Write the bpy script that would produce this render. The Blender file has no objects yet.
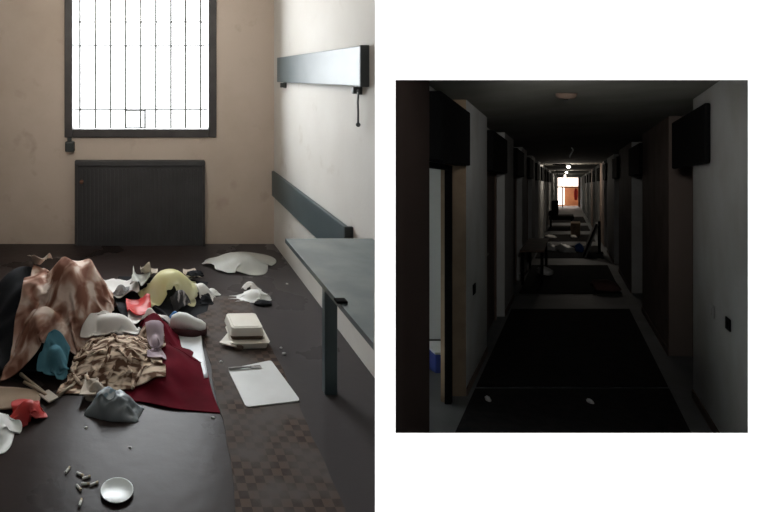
import bpy, bmesh, math, random
import numpy as np
from mathutils import Vector, Matrix, noise as mnoise

S = bpy.context.scene
COL = S.collection
F, PX, PY, CH = 530.0, 148.0, 76.0, 1.6      # focal length and principal point in pixels, camera height in metres

# ------------------------------------------------------------------ helpers
def flo(px, py, z=0.0):
    y = F*(CH-z)/(py-PY)
    return Vector(((px-PX)*y/F, y, z))
def at(px, py, y):
    return Vector(((px-PX)*y/F, y, CH-(py-PY)*y/F))

def props(o, label=None, cat=None, group=None, kind=None):
    if label: o['label'] = label
    if cat: o['category'] = cat
    if group: o['group'] = group
    if kind: o['kind'] = kind
    return o
def empty(name, loc=(0, 0, 0), label=None, cat=None, group=None, kind=None, rz=0):
    o = bpy.data.objects.new(name, None); COL.objects.link(o)
    o.location = loc; o.rotation_euler = (0, 0, rz); o.empty_display_size = .05
    return props(o, label, cat, group, kind)
def link(name, me, mat, parent=None, smooth=False):
    o = bpy.data.objects.new(name, me); COL.objects.link(o)
    if mat: me.materials.append(mat)
    if parent: o.parent = parent
    if smooth:
        for p in me.polygons: p.use_smooth = True
    return o
def from_bm(name, bm, mat, parent=None, smooth=False):
    bmesh.ops.recalc_face_normals(bm, faces=bm.faces[:])
    me = bpy.data.meshes.new(name); bm.to_mesh(me); bm.free()
    return link(name, me, mat, parent, smooth)
def B(): return bmesh.new()
def bx(bm, x0, x1, y0, y1, z0, z1, bev=0.0, f=None, rot=None):
    vs = [(x, y, z) for z in (z0, z1) for y in (y0, y1) for x in (x0, x1)]
    v = [bm.verts.new(p) for p in vs]
    fs = [bm.faces.new([v[i] for i in q]) for q in ((0,2,3,1),(4,5,7,6),(0,1,5,4),(2,6,7,3),(0,4,6,2),(1,3,7,5))]
    vv = v
    if bev > 0:
        es = list({e for fc in fs for e in fc.edges})
        r = bmesh.ops.bevel(bm, geom=es, offset=bev, segments=2, affect='EDGES', profile=.5)
        vv = list({w for fc in r['faces'] for w in fc.verts} | {w for w in v if w.is_valid})
    if rot is not None:
        for w in vv: w.co = rot @ w.co
    if f:
        for w in vv: w.co = f(w.co.x, w.co.z, w.co.y)
    return vv
def tube(bm, pts, r, seg=8, cap=True):
    pts = [Vector(p) for p in pts]; rings = []
    for i, p in enumerate(pts):
        d = (pts[min(i+1, len(pts)-1)] - pts[max(i-1, 0)]).normalized()
        a = d.orthogonal().normalized() if i == 0 else (prev - d*prev.dot(d)).normalized()
        prev = a; b = d.cross(a)
        rr = r[i] if isinstance(r, (list, tuple)) else r
        rings.append([bm.verts.new(p + (a*math.cos(t) + b*math.sin(t))*rr) for t in [2*math.pi*k/seg for k in range(seg)]])
    for A, C in zip(rings, rings[1:]):
        for k in range(seg): bm.faces.new((A[k], A[(k+1) % seg], C[(k+1) % seg], C[k]))
    if cap:
        bm.faces.new(list(reversed(rings[0]))); bm.faces.new(rings[-1])
def lathe(bm, prof, seg=24, c=(0, 0, 0)):
    rings = []
    for r, z in prof:
        rings.append([bm.verts.new((c[0]+r*math.cos(2*math.pi*k/seg), c[1]+r*math.sin(2*math.pi*k/seg), c[2]+z)) for k in range(seg)])
    for A, C in zip(rings, rings[1:]):
        for k in range(seg): bm.faces.new((A[k], A[(k+1) % seg], C[(k+1) % seg], C[k]))
    bm.faces.new(list(reversed(rings[0]))); bm.faces.new(rings[-1])
def prism(bm, poly, z0, z1, f=None):
    a = [bm.verts.new((p[0], p[1], z0)) for p in poly]; b = [bm.verts.new((p[0], p[1], z1)) for p in poly]
    n = len(poly)
    bm.faces.new(list(reversed(a))); bm.faces.new(b)
    for i in range(n): bm.faces.new((a[i], a[(i+1) % n], b[(i+1) % n], b[i]))
    if f:
        for w in a+b: w.co = f(w.co.x, w.co.z, w.co.y)
    return a+b

# ------------------------------------------------------------------ materials
MATS = {}
def mk(name, col, rough=.7, col2=None, scale=6.0, lo=.4, hi=.65, bump=0.0, bscale=40.0, metal=0.0, spec=.5,
       coord='Object', stretch=(1, 1, 1), detail=4.0, col3=None, transl=0.0, alpha=None, emit=None, dist=0.0):
    if name in MATS: return MATS[name]
    m = bpy.data.materials.new(name); m.use_nodes = True; MATS[name] = m
    nt = m.node_tree; N = nt.nodes; L = nt.links
    p = N['Principled BSDF']
    p.inputs['Base Color'].default_value = (*col, 1); p.inputs['Roughness'].default_value = rough
    p.inputs['Metallic'].default_value = metal; p.inputs['Specular IOR Level'].default_value = spec
    tc = N.new('ShaderNodeTexCoord'); mp = N.new('ShaderNodeMapping'); mp.inputs['Scale'].default_value = stretch
    L.new(tc.outputs[coord], mp.inputs['Vector'])
    if col2:
        nz = N.new('ShaderNodeTexNoise'); nz.inputs['Scale'].default_value = scale; nz.inputs['Detail'].default_value = detail
        nz.inputs['Distortion'].default_value = dist
        L.new(mp.outputs[0], nz.inputs['Vector'])
        cr = N.new('ShaderNodeValToRGB'); L.new(nz.outputs['Fac'], cr.inputs['Fac'])
        e = cr.color_ramp.elements
        e[0].position = lo; e[0].color = (*col, 1); e[1].position = hi; e[1].color = (*col2, 1)
        if col3:
            k = cr.color_ramp.elements.new((lo+hi)/2); k.color = (*col3, 1)
        L.new(cr.outputs['Color'], p.inputs['Base Color'])
    if bump:
        nb = N.new('ShaderNodeTexNoise'); nb.inputs['Scale'].default_value = bscale; nb.inputs['Detail'].default_value = 3
        L.new(mp.outputs[0], nb.inputs['Vector'])
        bp = N.new('ShaderNodeBump'); bp.inputs['Strength'].default_value = bump; bp.inputs['Distance'].default_value = .01
        L.new(nb.outputs['Fac'], bp.inputs['Height']); L.new(bp.outputs[0], p.inputs['Normal'])
    if emit:
        p.inputs['Emission Color'].default_value = (*emit[0], 1); p.inputs['Emission Strength'].default_value = emit[1]
    out = N['Material Output']; last = p.outputs[0]
    if transl:
        tr = N.new('ShaderNodeBsdfTranslucent'); tr.inputs['Color'].default_value = (*(col2 or col), 1)
        mx = N.new('ShaderNodeMixShader'); mx.inputs[0].default_value = transl
        L.new(last, mx.inputs[1]); L.new(tr.outputs[0], mx.inputs[2]); last = mx.outputs[0]
    if alpha is not None:
        tp = N.new('ShaderNodeBsdfTransparent')
        mx = N.new('ShaderNodeMixShader'); mx.inputs[0].default_value = alpha
        L.new(tp.outputs[0], mx.inputs[1]); L.new(last, mx.inputs[2]); last = mx.outputs[0]
    L.new(last, out.inputs['Surface'])
    return m

def plaster(name, base, stain, dark):
    m = bpy.data.materials.new(name); m.use_nodes = True; MATS[name] = m
    nt = m.node_tree; N = nt.nodes; L = nt.links; p = N['Principled BSDF']
    p.inputs['Roughness'].default_value = .85; p.inputs['Specular IOR Level'].default_value = .25
    tc = N.new('ShaderNodeTexCoord')
    n1 = N.new('ShaderNodeTexNoise'); n1.inputs['Scale'].default_value = 1.1; n1.inputs['Detail'].default_value = 6; n1.inputs['Roughness'].default_value = .6
    L.new(tc.outputs['Object'], n1.inputs['Vector'])
    r1 = N.new('ShaderNodeValToRGB'); r1.color_ramp.elements[0].position = .42; r1.color_ramp.elements[0].color = (*base, 1)
    r1.color_ramp.elements[1].position = .72; r1.color_ramp.elements[1].color = (*stain, 1)
    L.new(n1.outputs['Fac'], r1.inputs['Fac'])
    n2 = N.new('ShaderNodeTexNoise'); n2.inputs['Scale'].default_value = 3.5; n2.inputs['Detail'].default_value = 5
    L.new(tc.outputs['Object'], n2.inputs['Vector'])
    r2 = N.new('ShaderNodeValToRGB'); r2.color_ramp.elements[0].position = .62; r2.color_ramp.elements[0].color = (0, 0, 0, 1)
    r2.color_ramp.elements[1].position = .8; r2.color_ramp.elements[1].color = (1, 1, 1, 1)
    L.new(n2.outputs['Fac'], r2.inputs['Fac'])
    mx = N.new('ShaderNodeMix'); mx.data_type = 'RGBA'
    L.new(r2.outputs['Color'], mx.inputs['Factor']); L.new(r1.outputs['Color'], mx.inputs['A']); mx.inputs['B'].default_value = (*dark, 1)
    L.new(mx.outputs['Result'], p.inputs['Base Color'])
    bp = N.new('ShaderNodeBump'); bp.inputs['Strength'].default_value = .08; bp.inputs['Distance'].default_value = .01
    n3 = N.new('ShaderNodeTexNoise'); n3.inputs['Scale'].default_value = 60
    L.new(tc.outputs['Object'], n3.inputs['Vector']); L.new(n3.outputs['Fac'], bp.inputs['Height']); L.new(bp.outputs[0], p.inputs['Normal'])
    return m

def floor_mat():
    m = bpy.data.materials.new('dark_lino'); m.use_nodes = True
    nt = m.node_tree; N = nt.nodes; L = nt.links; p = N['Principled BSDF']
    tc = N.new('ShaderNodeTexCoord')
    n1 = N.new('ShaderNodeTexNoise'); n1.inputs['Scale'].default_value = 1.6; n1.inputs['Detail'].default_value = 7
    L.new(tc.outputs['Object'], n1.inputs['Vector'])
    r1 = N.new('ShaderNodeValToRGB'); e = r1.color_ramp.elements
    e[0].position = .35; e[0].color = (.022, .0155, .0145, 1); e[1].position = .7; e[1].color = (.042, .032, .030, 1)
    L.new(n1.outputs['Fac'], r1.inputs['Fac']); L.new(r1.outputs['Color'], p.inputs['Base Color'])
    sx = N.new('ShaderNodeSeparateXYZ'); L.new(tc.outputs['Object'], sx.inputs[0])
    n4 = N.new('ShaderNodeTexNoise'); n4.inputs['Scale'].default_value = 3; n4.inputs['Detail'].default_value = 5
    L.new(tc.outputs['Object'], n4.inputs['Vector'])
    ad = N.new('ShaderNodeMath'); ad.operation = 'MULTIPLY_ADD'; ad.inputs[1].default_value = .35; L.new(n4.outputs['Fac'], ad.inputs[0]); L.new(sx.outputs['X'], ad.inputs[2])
    zr = N.new('ShaderNodeMapRange'); zr.inputs['From Min'].default_value = .45; zr.inputs['From Max'].default_value = .8; L.new(ad.outputs[0], zr.inputs['Value'])  # lino greyer to the right, with the aisle's sheen put into its colour
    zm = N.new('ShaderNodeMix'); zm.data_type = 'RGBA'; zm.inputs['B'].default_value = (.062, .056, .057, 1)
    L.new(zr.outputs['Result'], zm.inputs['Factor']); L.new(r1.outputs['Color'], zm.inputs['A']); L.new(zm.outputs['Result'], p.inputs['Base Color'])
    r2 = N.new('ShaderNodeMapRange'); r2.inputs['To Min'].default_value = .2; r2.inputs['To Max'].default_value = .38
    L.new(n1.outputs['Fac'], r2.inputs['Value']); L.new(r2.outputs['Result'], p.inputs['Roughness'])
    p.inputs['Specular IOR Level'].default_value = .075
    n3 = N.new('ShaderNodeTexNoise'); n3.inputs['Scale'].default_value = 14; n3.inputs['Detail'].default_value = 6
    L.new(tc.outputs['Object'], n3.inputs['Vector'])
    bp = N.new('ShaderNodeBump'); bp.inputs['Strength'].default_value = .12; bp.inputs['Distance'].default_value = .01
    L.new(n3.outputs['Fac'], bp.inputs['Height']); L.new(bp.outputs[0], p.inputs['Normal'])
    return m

def mat_check():
    m = bpy.data.materials.new('worn_mat'); m.use_nodes = True
    nt = m.node_tree; N = nt.nodes; L = nt.links; p = N['Principled BSDF']
    p.inputs['Roughness'].default_value = .75; p.inputs['Specular IOR Level'].default_value = .1
    tc = N.new('ShaderNodeTexCoord')
    ck = N.new('ShaderNodeTexChecker'); ck.inputs['Scale'].default_value = 26
    ck.inputs['Color1'].default_value = (.05, .036, .03, 1); ck.inputs['Color2'].default_value = (.10, .070, .056, 1)
    L.new(tc.outputs['Object'], ck.inputs['Vector'])
    n1 = N.new('ShaderNodeTexNoise'); n1.inputs['Scale'].default_value = 5; n1.inputs['Detail'].default_value = 6
    L.new(tc.outputs['Object'], n1.inputs['Vector'])
    r1 = N.new('ShaderNodeValToRGB'); r1.color_ramp.elements[0].position = .38; r1.color_ramp.elements[1].position = .62
    L.new(n1.outputs['Fac'], r1.inputs['Fac'])
    mx = N.new('ShaderNodeMix'); mx.data_type = 'RGBA'; mx.inputs['B'].default_value = (.10, .087, .081, 1)
    L.new(r1.outputs['Color'], mx.inputs['Factor']); L.new(ck.outputs['Color'], mx.inputs['A'])
    L.new(mx.outputs['Result'], p.inputs['Base Color'])
    return m

M_wall = plaster('beige_plaster', (.49, .415, .35), (.42, .345, .28), (.33, .25, .20))
M_wallr = plaster('pale_plaster', (.585, .57, .54), (.53, .51, .475), (.43, .39, .34))
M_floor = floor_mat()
M_ceil = mk('ceiling_paint', (.6, .57, .52), .9)
M_white = mk('white_paint', (.92, .92, .92), .9, spec=.1)
M_black = mk('black_matte', (.008, .008, .008), .95, spec=.03)
M_frame = mk('dark_frame', (.032, .029, .029), .55, (.045, .041, .04), 8)
M_bar = mk('iron_bar', (.04, .038, .036), .7)
M_pane = mk('window_glass', (.9, .95, .95), .05, alpha=.06)
M_rad = mk('radiator_paint', (.032, .0325, .034), .6, (.044, .044, .046), 5)
M_green = mk('grey_green_laminate', (.040, .060, .066), .42, (.056, .078, .085), 4, spec=.45)
M_greend = mk('dark_green_edge', (.03, .036, .036), .5)
M_tabletop = mk('table_laminate', (.105, .13, .135), .2, (.14, .17, .175), 5, spec=.6)

# ------------------------------------------------------------------ camera
cam = bpy.data.cameras.new('camera'); co = bpy.data.objects.new('camera', cam); COL.objects.link(co)
co.location = (0, 0, CH); co.rotation_euler = (math.pi/2, 0, 0)
cam.sensor_fit = 'HORIZONTAL'; cam.sensor_width = 36; cam.lens = F/768*36
cam.shift_x = (384-PX)/768; cam.shift_y = -(256-PY)/768
cam.clip_start = .05; cam.clip_end = 200
S.camera = co

# ------------------------------------------------------------------ the room (setting)
BY = 5.05       # back wall
RX = 1.20       # right wall
LX = -2.3
FY = 1.60      # plane of the made-up white wall
CZ = 2.85
WORLD_DIM, WORLD_SKY = .04, 5.0
def struct(o): o['kind'] = 'structure'; return o

bm = B()
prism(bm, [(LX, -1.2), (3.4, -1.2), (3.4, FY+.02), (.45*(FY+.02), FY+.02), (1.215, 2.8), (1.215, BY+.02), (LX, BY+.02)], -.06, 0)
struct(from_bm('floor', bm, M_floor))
bm = B(); prism(bm, [(LX-.1, FY+.05), (.447*(FY+.05), FY+.05), (1.22, 2.8), (1.22, BY+.2), (LX-.1, BY+.2)], CZ, CZ+.08)
struct(from_bm('ceiling', bm, M_ceil))
# back wall around the window opening
wx0, wx1 = at(67, 0, BY).x, at(214, 0, BY).x
wz0, wz1 = at(0, 134, BY).z, 2.62
bm = B()
bx(bm, LX, wx0, BY, BY+.18, 0, CZ); bx(bm, wx1, RX+.09, BY, BY+.18, 0, CZ)
bx(bm, wx0, wx1, BY, BY+.18, 0, wz0); bx(bm, wx0, wx1, BY, BY+.18, wz1, CZ)
struct(from_bm('wall_back', bm, M_wall))
bm = B(); bx(bm, RX, RX+.09, 2.79, BY, 0, CZ)
struct(from_bm('wall_right', bm, M_wallr))
bm = B(); bx(bm, LX-.1, LX, 2.4, BY+.18, 0, CZ)
struct(from_bm('wall_left', bm, M_wall))
# added unseen wall blocking stray sunlight between the room and the corridor
bm = B(); prism(bm, [(.430*(FY+.036), FY+.036), (.464*(FY+.036), FY+.036), (.464*2.79, 2.79), (RX, 2.79)], -1.3, CZ)
dv = struct(from_bm('sunlight_block_wall', bm, M_black)); dv.data.materials.append(M_wallr)
for p_ in dv.data.polygons:
    if p_.normal.x < -.5: p_.material_index = 1
# made-up white wall standing in for the page margin around the corridor
ox0, ox1 = at(395.5, 0, FY).x, at(748, 0, FY).x
oz0, oz1 = at(0, 433, FY).z, at(0, 80, FY).z
wl = at(375, 0, FY).x
bm = B()
def ring(y, a, b, c, d): return [bm.verts.new(p) for p in ((a, y, c), (b, y, c), (b, y, d), (a, y, d))]
out0 = ring(FY, wl, 3.4, 0.0, 2.85); in0 = ring(FY, ox0, ox1, oz0, oz1)
out1 = ring(FY+.035, wl+.015, 3.4, 0.0, 2.85); in1 = ring(FY+.035, ox0-.01, ox1+.06, oz0-.05, oz1+.05)
for i in range(4):
    j = (i+1) % 4
    bm.faces.new((out0[i], out0[j], in0[j], in0[i])); bm.faces.new((out1[j], out1[i], in1[i], in1[j]))
    bm.faces.new((out0[j], out0[i], out1[i], out1[j])); bm.faces.new((in0[i], in0[j], in1[j], in1[i]))
struct(from_bm('page_margin_wall', bm, M_white))

# window
win = empty('window_1', ((wx0+wx1)/2, BY, wz0), kind='structure')
Wc = Vector(((wx0+wx1)/2, BY, wz0)); hw = (wx1-wx0)/2; wh = wz1-wz0
bm = B()
t = .055
bx(bm, -hw-.02, -hw+t, -.03, .08, -.03, wh, .006); bx(bm, hw-t, hw+.02, -.03, .08, -.03, wh, .006)
bx(bm, -hw+t, hw-t, -.03, .08, -.03, t-.005, .006); bx(bm, -hw+t, hw-t, -.03, .08, wh-t, wh, .006)
from_bm('window_frame', bm, M_frame, win)
bm = B(); bx(bm, -hw+t, hw-t, .05, .056, t-.01, wh-t); from_bm('pane', bm, M_pane, win)
bm = B()
for px in (78, 94, 109.5, 125, 140.5, 156, 171.5, 186.5, 202):
    x = at(px, 0, BY).x - Wc.x
    tube(bm, [(x, .14, .02), (x, .14, wh)], .011, 6)
for py in (-6, 20.5, 45, 110.5):
    z = at(0, py, BY).z - Wc.z
    tube(bm, [(-hw, .14, z), (hw, .14, z)], .0075, 6)
from_bm('security_grille', bm, M_bar, win)
bm = B()
a = at(124, 110, BY) - Wc; b = at(146, 130, BY) - Wc
for q in ((a.x, a.x+.02, b.z, a.z), (b.x-.02, b.x, b.z, a.z), (a.x, b.x, a.z-.018, a.z), (a.x, b.x, b.z, b.z+.018)):
    bx(bm, q[0], q[1], .1, .125, q[2], q[3])
from_bm('hatch_frame', bm, M_bar, win)
bm = B()
p0 = at(66, 141, BY)-Wc; p1 = at(75, 151, BY)-Wc
bx(bm, p0.x, p1.x, -.07, 0, p1.z, p0.z, .01); bx(bm, p0.x+.015, p1.x-.03, -.02, -.001, p0.z, wh, .002)
from_bm('strap_winder', bm, M_greend, win)

# daylight outside the window
def area(name, loc, rot, sx, sy, watts, col=(1, 1, 1), spread=None):
    l = bpy.data.lights.new(name, 'AREA'); l.shape = 'RECTANGLE'; l.size = sx; l.size_y = sy; l.energy = watts; l.color = col
    if spread: l.spread = spread
    o = bpy.data.objects.new(name, l); COL.objects.link(o); o.location = loc; o.rotation_euler = rot
    return o
area('daylight', (Wc.x, BY+.6, 1.9), (-math.pi/2, 0, 0), 2.4, 2.9, 400, (.92, .97, 1))
# added fill light out of view, brightens the room walls
area('room_fill', (-.5, 2.0, 2.5), (math.radians(82), 0, math.radians(-10)), 1.2, .4, 17, (1, .93, .84), math.radians(110))

# ------------------------------------------------------------------ radiator
r0, r1 = at(77, 160, BY), at(203, 246, BY)
W = r1.x-r0.x; H = r0.z-.0
rad = empty('radiator', ((r0.x+r1.x)/2, BY-.01, 0), 'dark grey ribbed radiator panel on the back wall below the barred window', 'radiator')
bm = B(); bx(bm, -W/2, W/2, -.05, 0, .0, H, .006)
n = 30
for i in range(n):
    x = -W/2+.05+(W-.1)*i/(n-1)
    bx(bm, x-.008, x+.008, -.063, -.049, .05, H-.08, .003)
radp = from_bm('panel', bm, M_rad, rad)
bm = B(); bx(bm, -W/2-.012, W/2+.012, -.075, 0, H-.045, H+.005, .006); from_bm('top_cover', bm, M_rad, rad)
bm = B(); bx(bm, -W/2-.012, -W/2+.012, -.07, 0, 0, H-.045, .004); from_bm('side_cover', bm, M_frame, rad)
bm = B(); bx(bm, W/2-.012, W/2+.012, -.07, 0, 0, H-.045, .004); from_bm('side_cover', bm, M_frame, rad)
bm = B(); tube(bm, [(-W/2+.055, -.064, H-.19), (-W/2+.055, -.1, H-.19)], .018, 10)
o = from_bm('valve', bm, mk('rusty', (.16, .07, .04), .7), radp, True); o['label'] = 'rusty valve knob'

# ------------------------------------------------------------------ right wall boards
def wall_y(px): return F*RX/(px-PX)
def board(name, pxa, pxb, pya_top, pya_bot, pyb_top, label, cord):
    ya, yb = wall_y(pxa), wall_y(pxb)
    za1, za0 = at(0, pya_top, ya).z, at(0, pya_bot, ya).z
    zb1 = at(0, pyb_top, yb).z
    z1 = (za1+zb1)/2; z0 = z1-(za1-za0)
    o = empty(name, (RX, (ya+yb)/2, z0), label, 'wall board', 'boards on the right wall')
    hl = (ya-yb)/2; hh = z1-z0
    bm = B(); bx(bm, -.045, -.018, -hl, hl, 0, hh, .004); from_bm('panel', bm, M_green, o)
    bm = B(); bx(bm, -.05, 0.0, -hl-.02, -hl, -.004, hh+.004, .003); from_bm('end_cap', bm, M_greend, o)
    for s in (-.9, .85):
        bm = B(); bx(bm, -.02, 0.0, s*hl-.02, s*hl+.02, -.05 if cord else .02, hh-.03, .003)
        if cord: bx(bm, -.05, -.0, s*hl-.015, s*hl+.015, -.045, -.005, .004)
        from_bm('bracket', bm, M_greend, o)
    return o, z0, yb
up, uz, uy = board('wall_board', 282, 368, 57, 81.5, 47, 'upper grey-green board on the right wall with a cord hanging from its near end', True)
lo_, lz, ly = board('wall_board', 276.5, 352, 173, 197.5, 223.5, 'lower grey-green board on the right wall just above the table', False)
q = Vector((RX-.03, uy+.03, uz)) - up.location
bm = B(); tube(bm, [q+Vector(p) for p in ((-.01, 0, -.02), (-.012, .005, -.09), (-.006, .015, -.15), (-.004, .02, -.21))], .0055, 6); crd = from_bm('hanging_cord', bm, M_greend, up, True)
bm = B(); bmesh.ops.create_icosphere(bm, subdivisions=2, radius=.013, matrix=Matrix.Translation(q+Vector((-.004, .02, -.215)))); from_bm('knot', bm, M_greend, crd, True)

# ------------------------------------------------------------------ table by the right wall
TZ = .742
TC = Vector((.95, 2.45, 0))
tb = empty('table', TC, 'dark table with a glossy grey-green top standing against the right wall', 'table')
def TP(L): return [(x-TC.x, y-TC.y) for x, y in L]
bm = B(); prism(bm, TP([(.724, 2.80), (.724, 1.70), (1.185, 2.77), (1.185, 2.80)]), TZ-.022, TZ); from_bm('tabletop', bm, M_tabletop, tb)
bm = B(); prism(bm, TP([(.905, 2.70), (.905, 2.20), (.922, 2.24), (.922, 2.70)]), TZ-.10, TZ-.022); from_bm('apron', bm, M_greend, tb)
bm = B(); bx(bm, .886-TC.x, .95-TC.x, 2.655-TC.y, 2.70-TC.y, 0, TZ-.022, .004); from_bm('leg', bm, M_green, tb)
v = flo(341, 302, TZ)
bm = B(); bx(bm, v.x-.022-TC.x, v.x+.02-TC.x, v.y-.018-TC.y, v.y+.018-TC.y, TZ, TZ+.01, .003); o = from_bm('hinge_plate', bm, M_black, tb); o['label'] = 'black plate on the table edge'

# ------------------------------------------------------------------ worn floor mat
bm = B()
pts = [(190, 296), (247, 297), (268, 340), (296, 400), (318, 450), (345, 511), (352, 530), (236, 530), (232, 470), (222, 420), (210, 365), (200, 325)]
poly = []
random.seed(3)
for i, p in enumerate(pts):
    q = pts[(i+1) % len(pts)]
    for k in range(4):
        s = k/4; v = flo(p[0]+(q[0]-p[0])*s + (random.random()-.5)*2.5, p[1]+(q[1]-p[1])*s)
        poly.append((v.x, v.y))
prism(bm, poly, .0005, .005)
props(from_bm('floor_mat', bm, mat_check()), 'worn brown checked strip of floor mat under the takeout box and white sheet', 'mat')

# ------------------------------------------------------------------ draped cloth (small position-based simulation over a height field)
HX0, HY0, HR = -2.0, 1.7, .0125
HF = np.zeros((270, 270))
gx, gy = np.meshgrid(HX0+HR*np.arange(270), HY0+HR*np.arange(270), indexing='ij')
def bump_h(cx, cy, rx, ry, h, pw=2.2, ang=0):
    c, s = math.cos(ang), math.sin(ang)
    dx, dy = gx-cx, gy-cy; u = (dx*c+dy*s)/rx; v = (-dx*s+dy*c)/ry
    return h*np.exp(-(np.sqrt(u*u+v*v)**pw))
def hlook(T, x, y):
    fx = np.clip((x-HX0)/HR, 0, 268.99); fy = np.clip((y-HY0)/HR, 0, 268.99)
    i = fx.astype(int); j = fy.astype(int); a = fx-i; b = fy-j
    return T[i, j]*(1-a)*(1-b)+T[i+1, j]*a*(1-b)+T[i, j+1]*(1-a)*b+T[i+1, j+1]*a*b
def splat(P, extra=.006):
    """raise the height field to the top of a surface (grid of points)"""
    A = P
    for _ in range(2):
        n, m, _k = A.shape
        C = np.zeros((2*n-1, 2*m-1, 3)); C[::2, ::2] = A
        C[1::2, ::2] = (A[1:]+A[:-1])/2; C[:, 1::2] = (C[:, 2::2]+C[:, :-1:2])/2
        A = C
    i = np.clip(np.round((A[..., 0]-HX0)/HR).astype(int), 0, 269); j = np.clip(np.round((A[..., 1]-HY0)/HR).astype(int), 0, 269)
    np.maximum.at(HF, (i.ravel(), j.ravel()), A[..., 2].ravel()+extra)
def cloth(name, quad, n, m, mat, label, cat, stretch=1.2, bumps=(), seed=0, steps=110, lift=.12, jag=.02, thick=.004, crump=.02, bend=.25, cfreq=9.0, group=None, sub=1, parent=None, rnd=0.0, ridge=None):
    global HF
    rng = np.random.RandomState(seed)
    for b in bumps: HF = np.maximum(HF, bump_h(*b))
    if ridge:                                   # folds of what is bunched underneath
        amp_, fr_, an_, el_ = ridge
        msk = np.clip(sum(bump_h(*b)/b[4] for b in bumps), 0, 1); ca, sa = math.cos(an_), math.sin(an_)
        for i, j in np.argwhere(msk > .08):
            x_, y_ = gx[i, j], gy[i, j]; u_ = (x_*ca+y_*sa)*fr_; v_ = (-x_*sa+y_*ca)*fr_/el_
            HF[i, j] += amp_*msk[i, j]*(1-2.2*abs(mnoise.noise(Vector((u_, v_, seed*2.7)))))
    u = np.linspace(0, 1, n)[:, None]+np.zeros((n, m)); v = np.linspace(0, 1, m)[None, :]+np.zeros((n, m))
    if rnd:
        a_, b_ = u*2-1, v*2-1
        u2, v2 = a_*np.sqrt(1-b_*b_/2), b_*np.sqrt(1-a_*a_/2)
        u = (a_*(1-rnd)+u2*rnd+1)/2; v = (b_*(1-rnd)+v2*rnd+1)/2
    q = np.array([(p[0], p[1]) for p in quad])
    P2 = (q[0]*((1-u)*(1-v))[..., None] + q[1]*(u*(1-v))[..., None] + q[2]*(u*v)[..., None] + q[3]*((1-u)*v)[..., None])
    # irregular edge
    def wob(t, s): return sum(math.sin(t*f*6.28+s*f*1.7+s)*w for f, w in ((1.3, 1), (2.9, .6), (5.3, .4)))
    cx = P2.mean((0, 1))
    for i in range(n):
        for j in range(m):
            du, dv = abs(i/(n-1)-.5)*2, abs(j/(m-1)-.5)*2
            w = max(du, dv)**4
            ang = math.atan2(P2[i, j, 1]-cx[1], P2[i, j, 0]-cx[0])/6.283
            P2[i, j] += (P2[i, j]-cx)*(wob(ang, seed)*jag*w*3)
    nz = np.array([[mnoise.noise(Vector((P2[i, j, 0]*cfreq, P2[i, j, 1]*cfreq, seed*3.1))) for j in range(m)] for i in range(n)])
    P = np.zeros((n, m, 3)); P[..., :2] = P2
    P[..., 2] = hlook(HF, P2[..., 0], P2[..., 1]) + lift*.3 + nz*crump*2 + crump
    P[..., :2] += rng.randn(n, m, 2)*.002
    rest = np.zeros((n, m, 2)); rest[:] = P2
    rest3 = np.concatenate([P2, hlook(HF, P2[..., 0], P2[..., 1])[..., None]*.35], -1)
    def rl(a, b): return np.linalg.norm(a-b, axis=-1)*stretch
    cons = []
    def add(sl_a, sl_b, k): cons.append((sl_a, sl_b, rl(rest3[sl_a], rest3[sl_b]), k))
    Sx = slice
    for o in (0, 1):
        na = (n-1-o+1)//2; mb = (m-1-o+1)//2
        add((Sx(o, o+2*na, 2), Sx(None)), (Sx(o+1, o+1+2*na, 2), Sx(None)), 1.0)
        add((Sx(None), Sx(o, o+2*mb, 2)), (Sx(None), Sx(o+1, o+1+2*mb, 2)), 1.0)
        add((Sx(o, o+2*na, 2), Sx(0, m-1)), (Sx(o+1, o+1+2*na, 2), Sx(1, m)), .35)
        add((Sx(o, o+2*na, 2), Sx(1, m)), (Sx(o+1, o+1+2*na, 2), Sx(0, m-1)), .35)
    for o in range(4):
        ii = np.arange(o, n-2, 4); jj = np.arange(o, m-2, 4)
        if len(ii): cons.append(((ii,), (ii+2,), rl(rest3[ii], rest3[ii+2]), bend))
        if len(jj): cons.append(((Sx(None), jj), (Sx(None), jj+2), rl(rest3[:, jj], rest3[:, jj+2]), bend))
    V = np.zeros_like(P); dt = .016
    for s in range(steps):
        old = P.copy(); V[..., 2] -= 9.8*dt; V *= .96; P = P+V*dt
        for it in range(5):
            for a, b, r, k in cons:
                d = P[b]-P[a]; L_ = np.linalg.norm(d, axis=-1)+1e-9
                c = (d*((L_-r)/L_*.5*k)[..., None]); P[a] += c; P[b] -= c
            hh = hlook(HF, P[..., 0], P[..., 1])+thick
            under = P[..., 2] < hh
            P[..., 2] = np.where(under, hh, P[..., 2])
        fr = np.where(under, .35, 1.0)[..., None]
        P[..., :2] = old[..., :2]+(P[..., :2]-old[..., :2])*fr
        V = (P-old)/dt; sp = np.linalg.norm(V, axis=-1, keepdims=True); V *= np.minimum(1, 1.2/(sp+1e-9))
    splat(P)
    c = P.mean((0, 1)); c[2] = 0
    verts = [tuple(P[i, j]-c) for i in range(n) for j in range(m)]
    faces = [(i*m+j, (i+1)*m+j, (i+1)*m+j+1, i*m+j+1) for i in range(n-1) for j in range(m-1)]
    me = bpy.data.meshes.new(name); me.from_pydata(verts, [], faces)
    uvl = me.uv_layers.new(name='UVMap')
    for lp in me.loops:
        i, j = divmod(lp.vertex_index, m); uvl.data[lp.index].uv = (i/(n-1), j/(m-1))
    o = link(name, me, mat, parent, True); o.location = tuple(c)
    md = o.modifiers.new('subdivision', 'SUBSURF'); md.levels = sub; md.render_levels = sub
    md = o.modifiers.new('thickness', 'SOLIDIFY'); md.thickness = thick*.7; md.offset = -1
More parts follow.
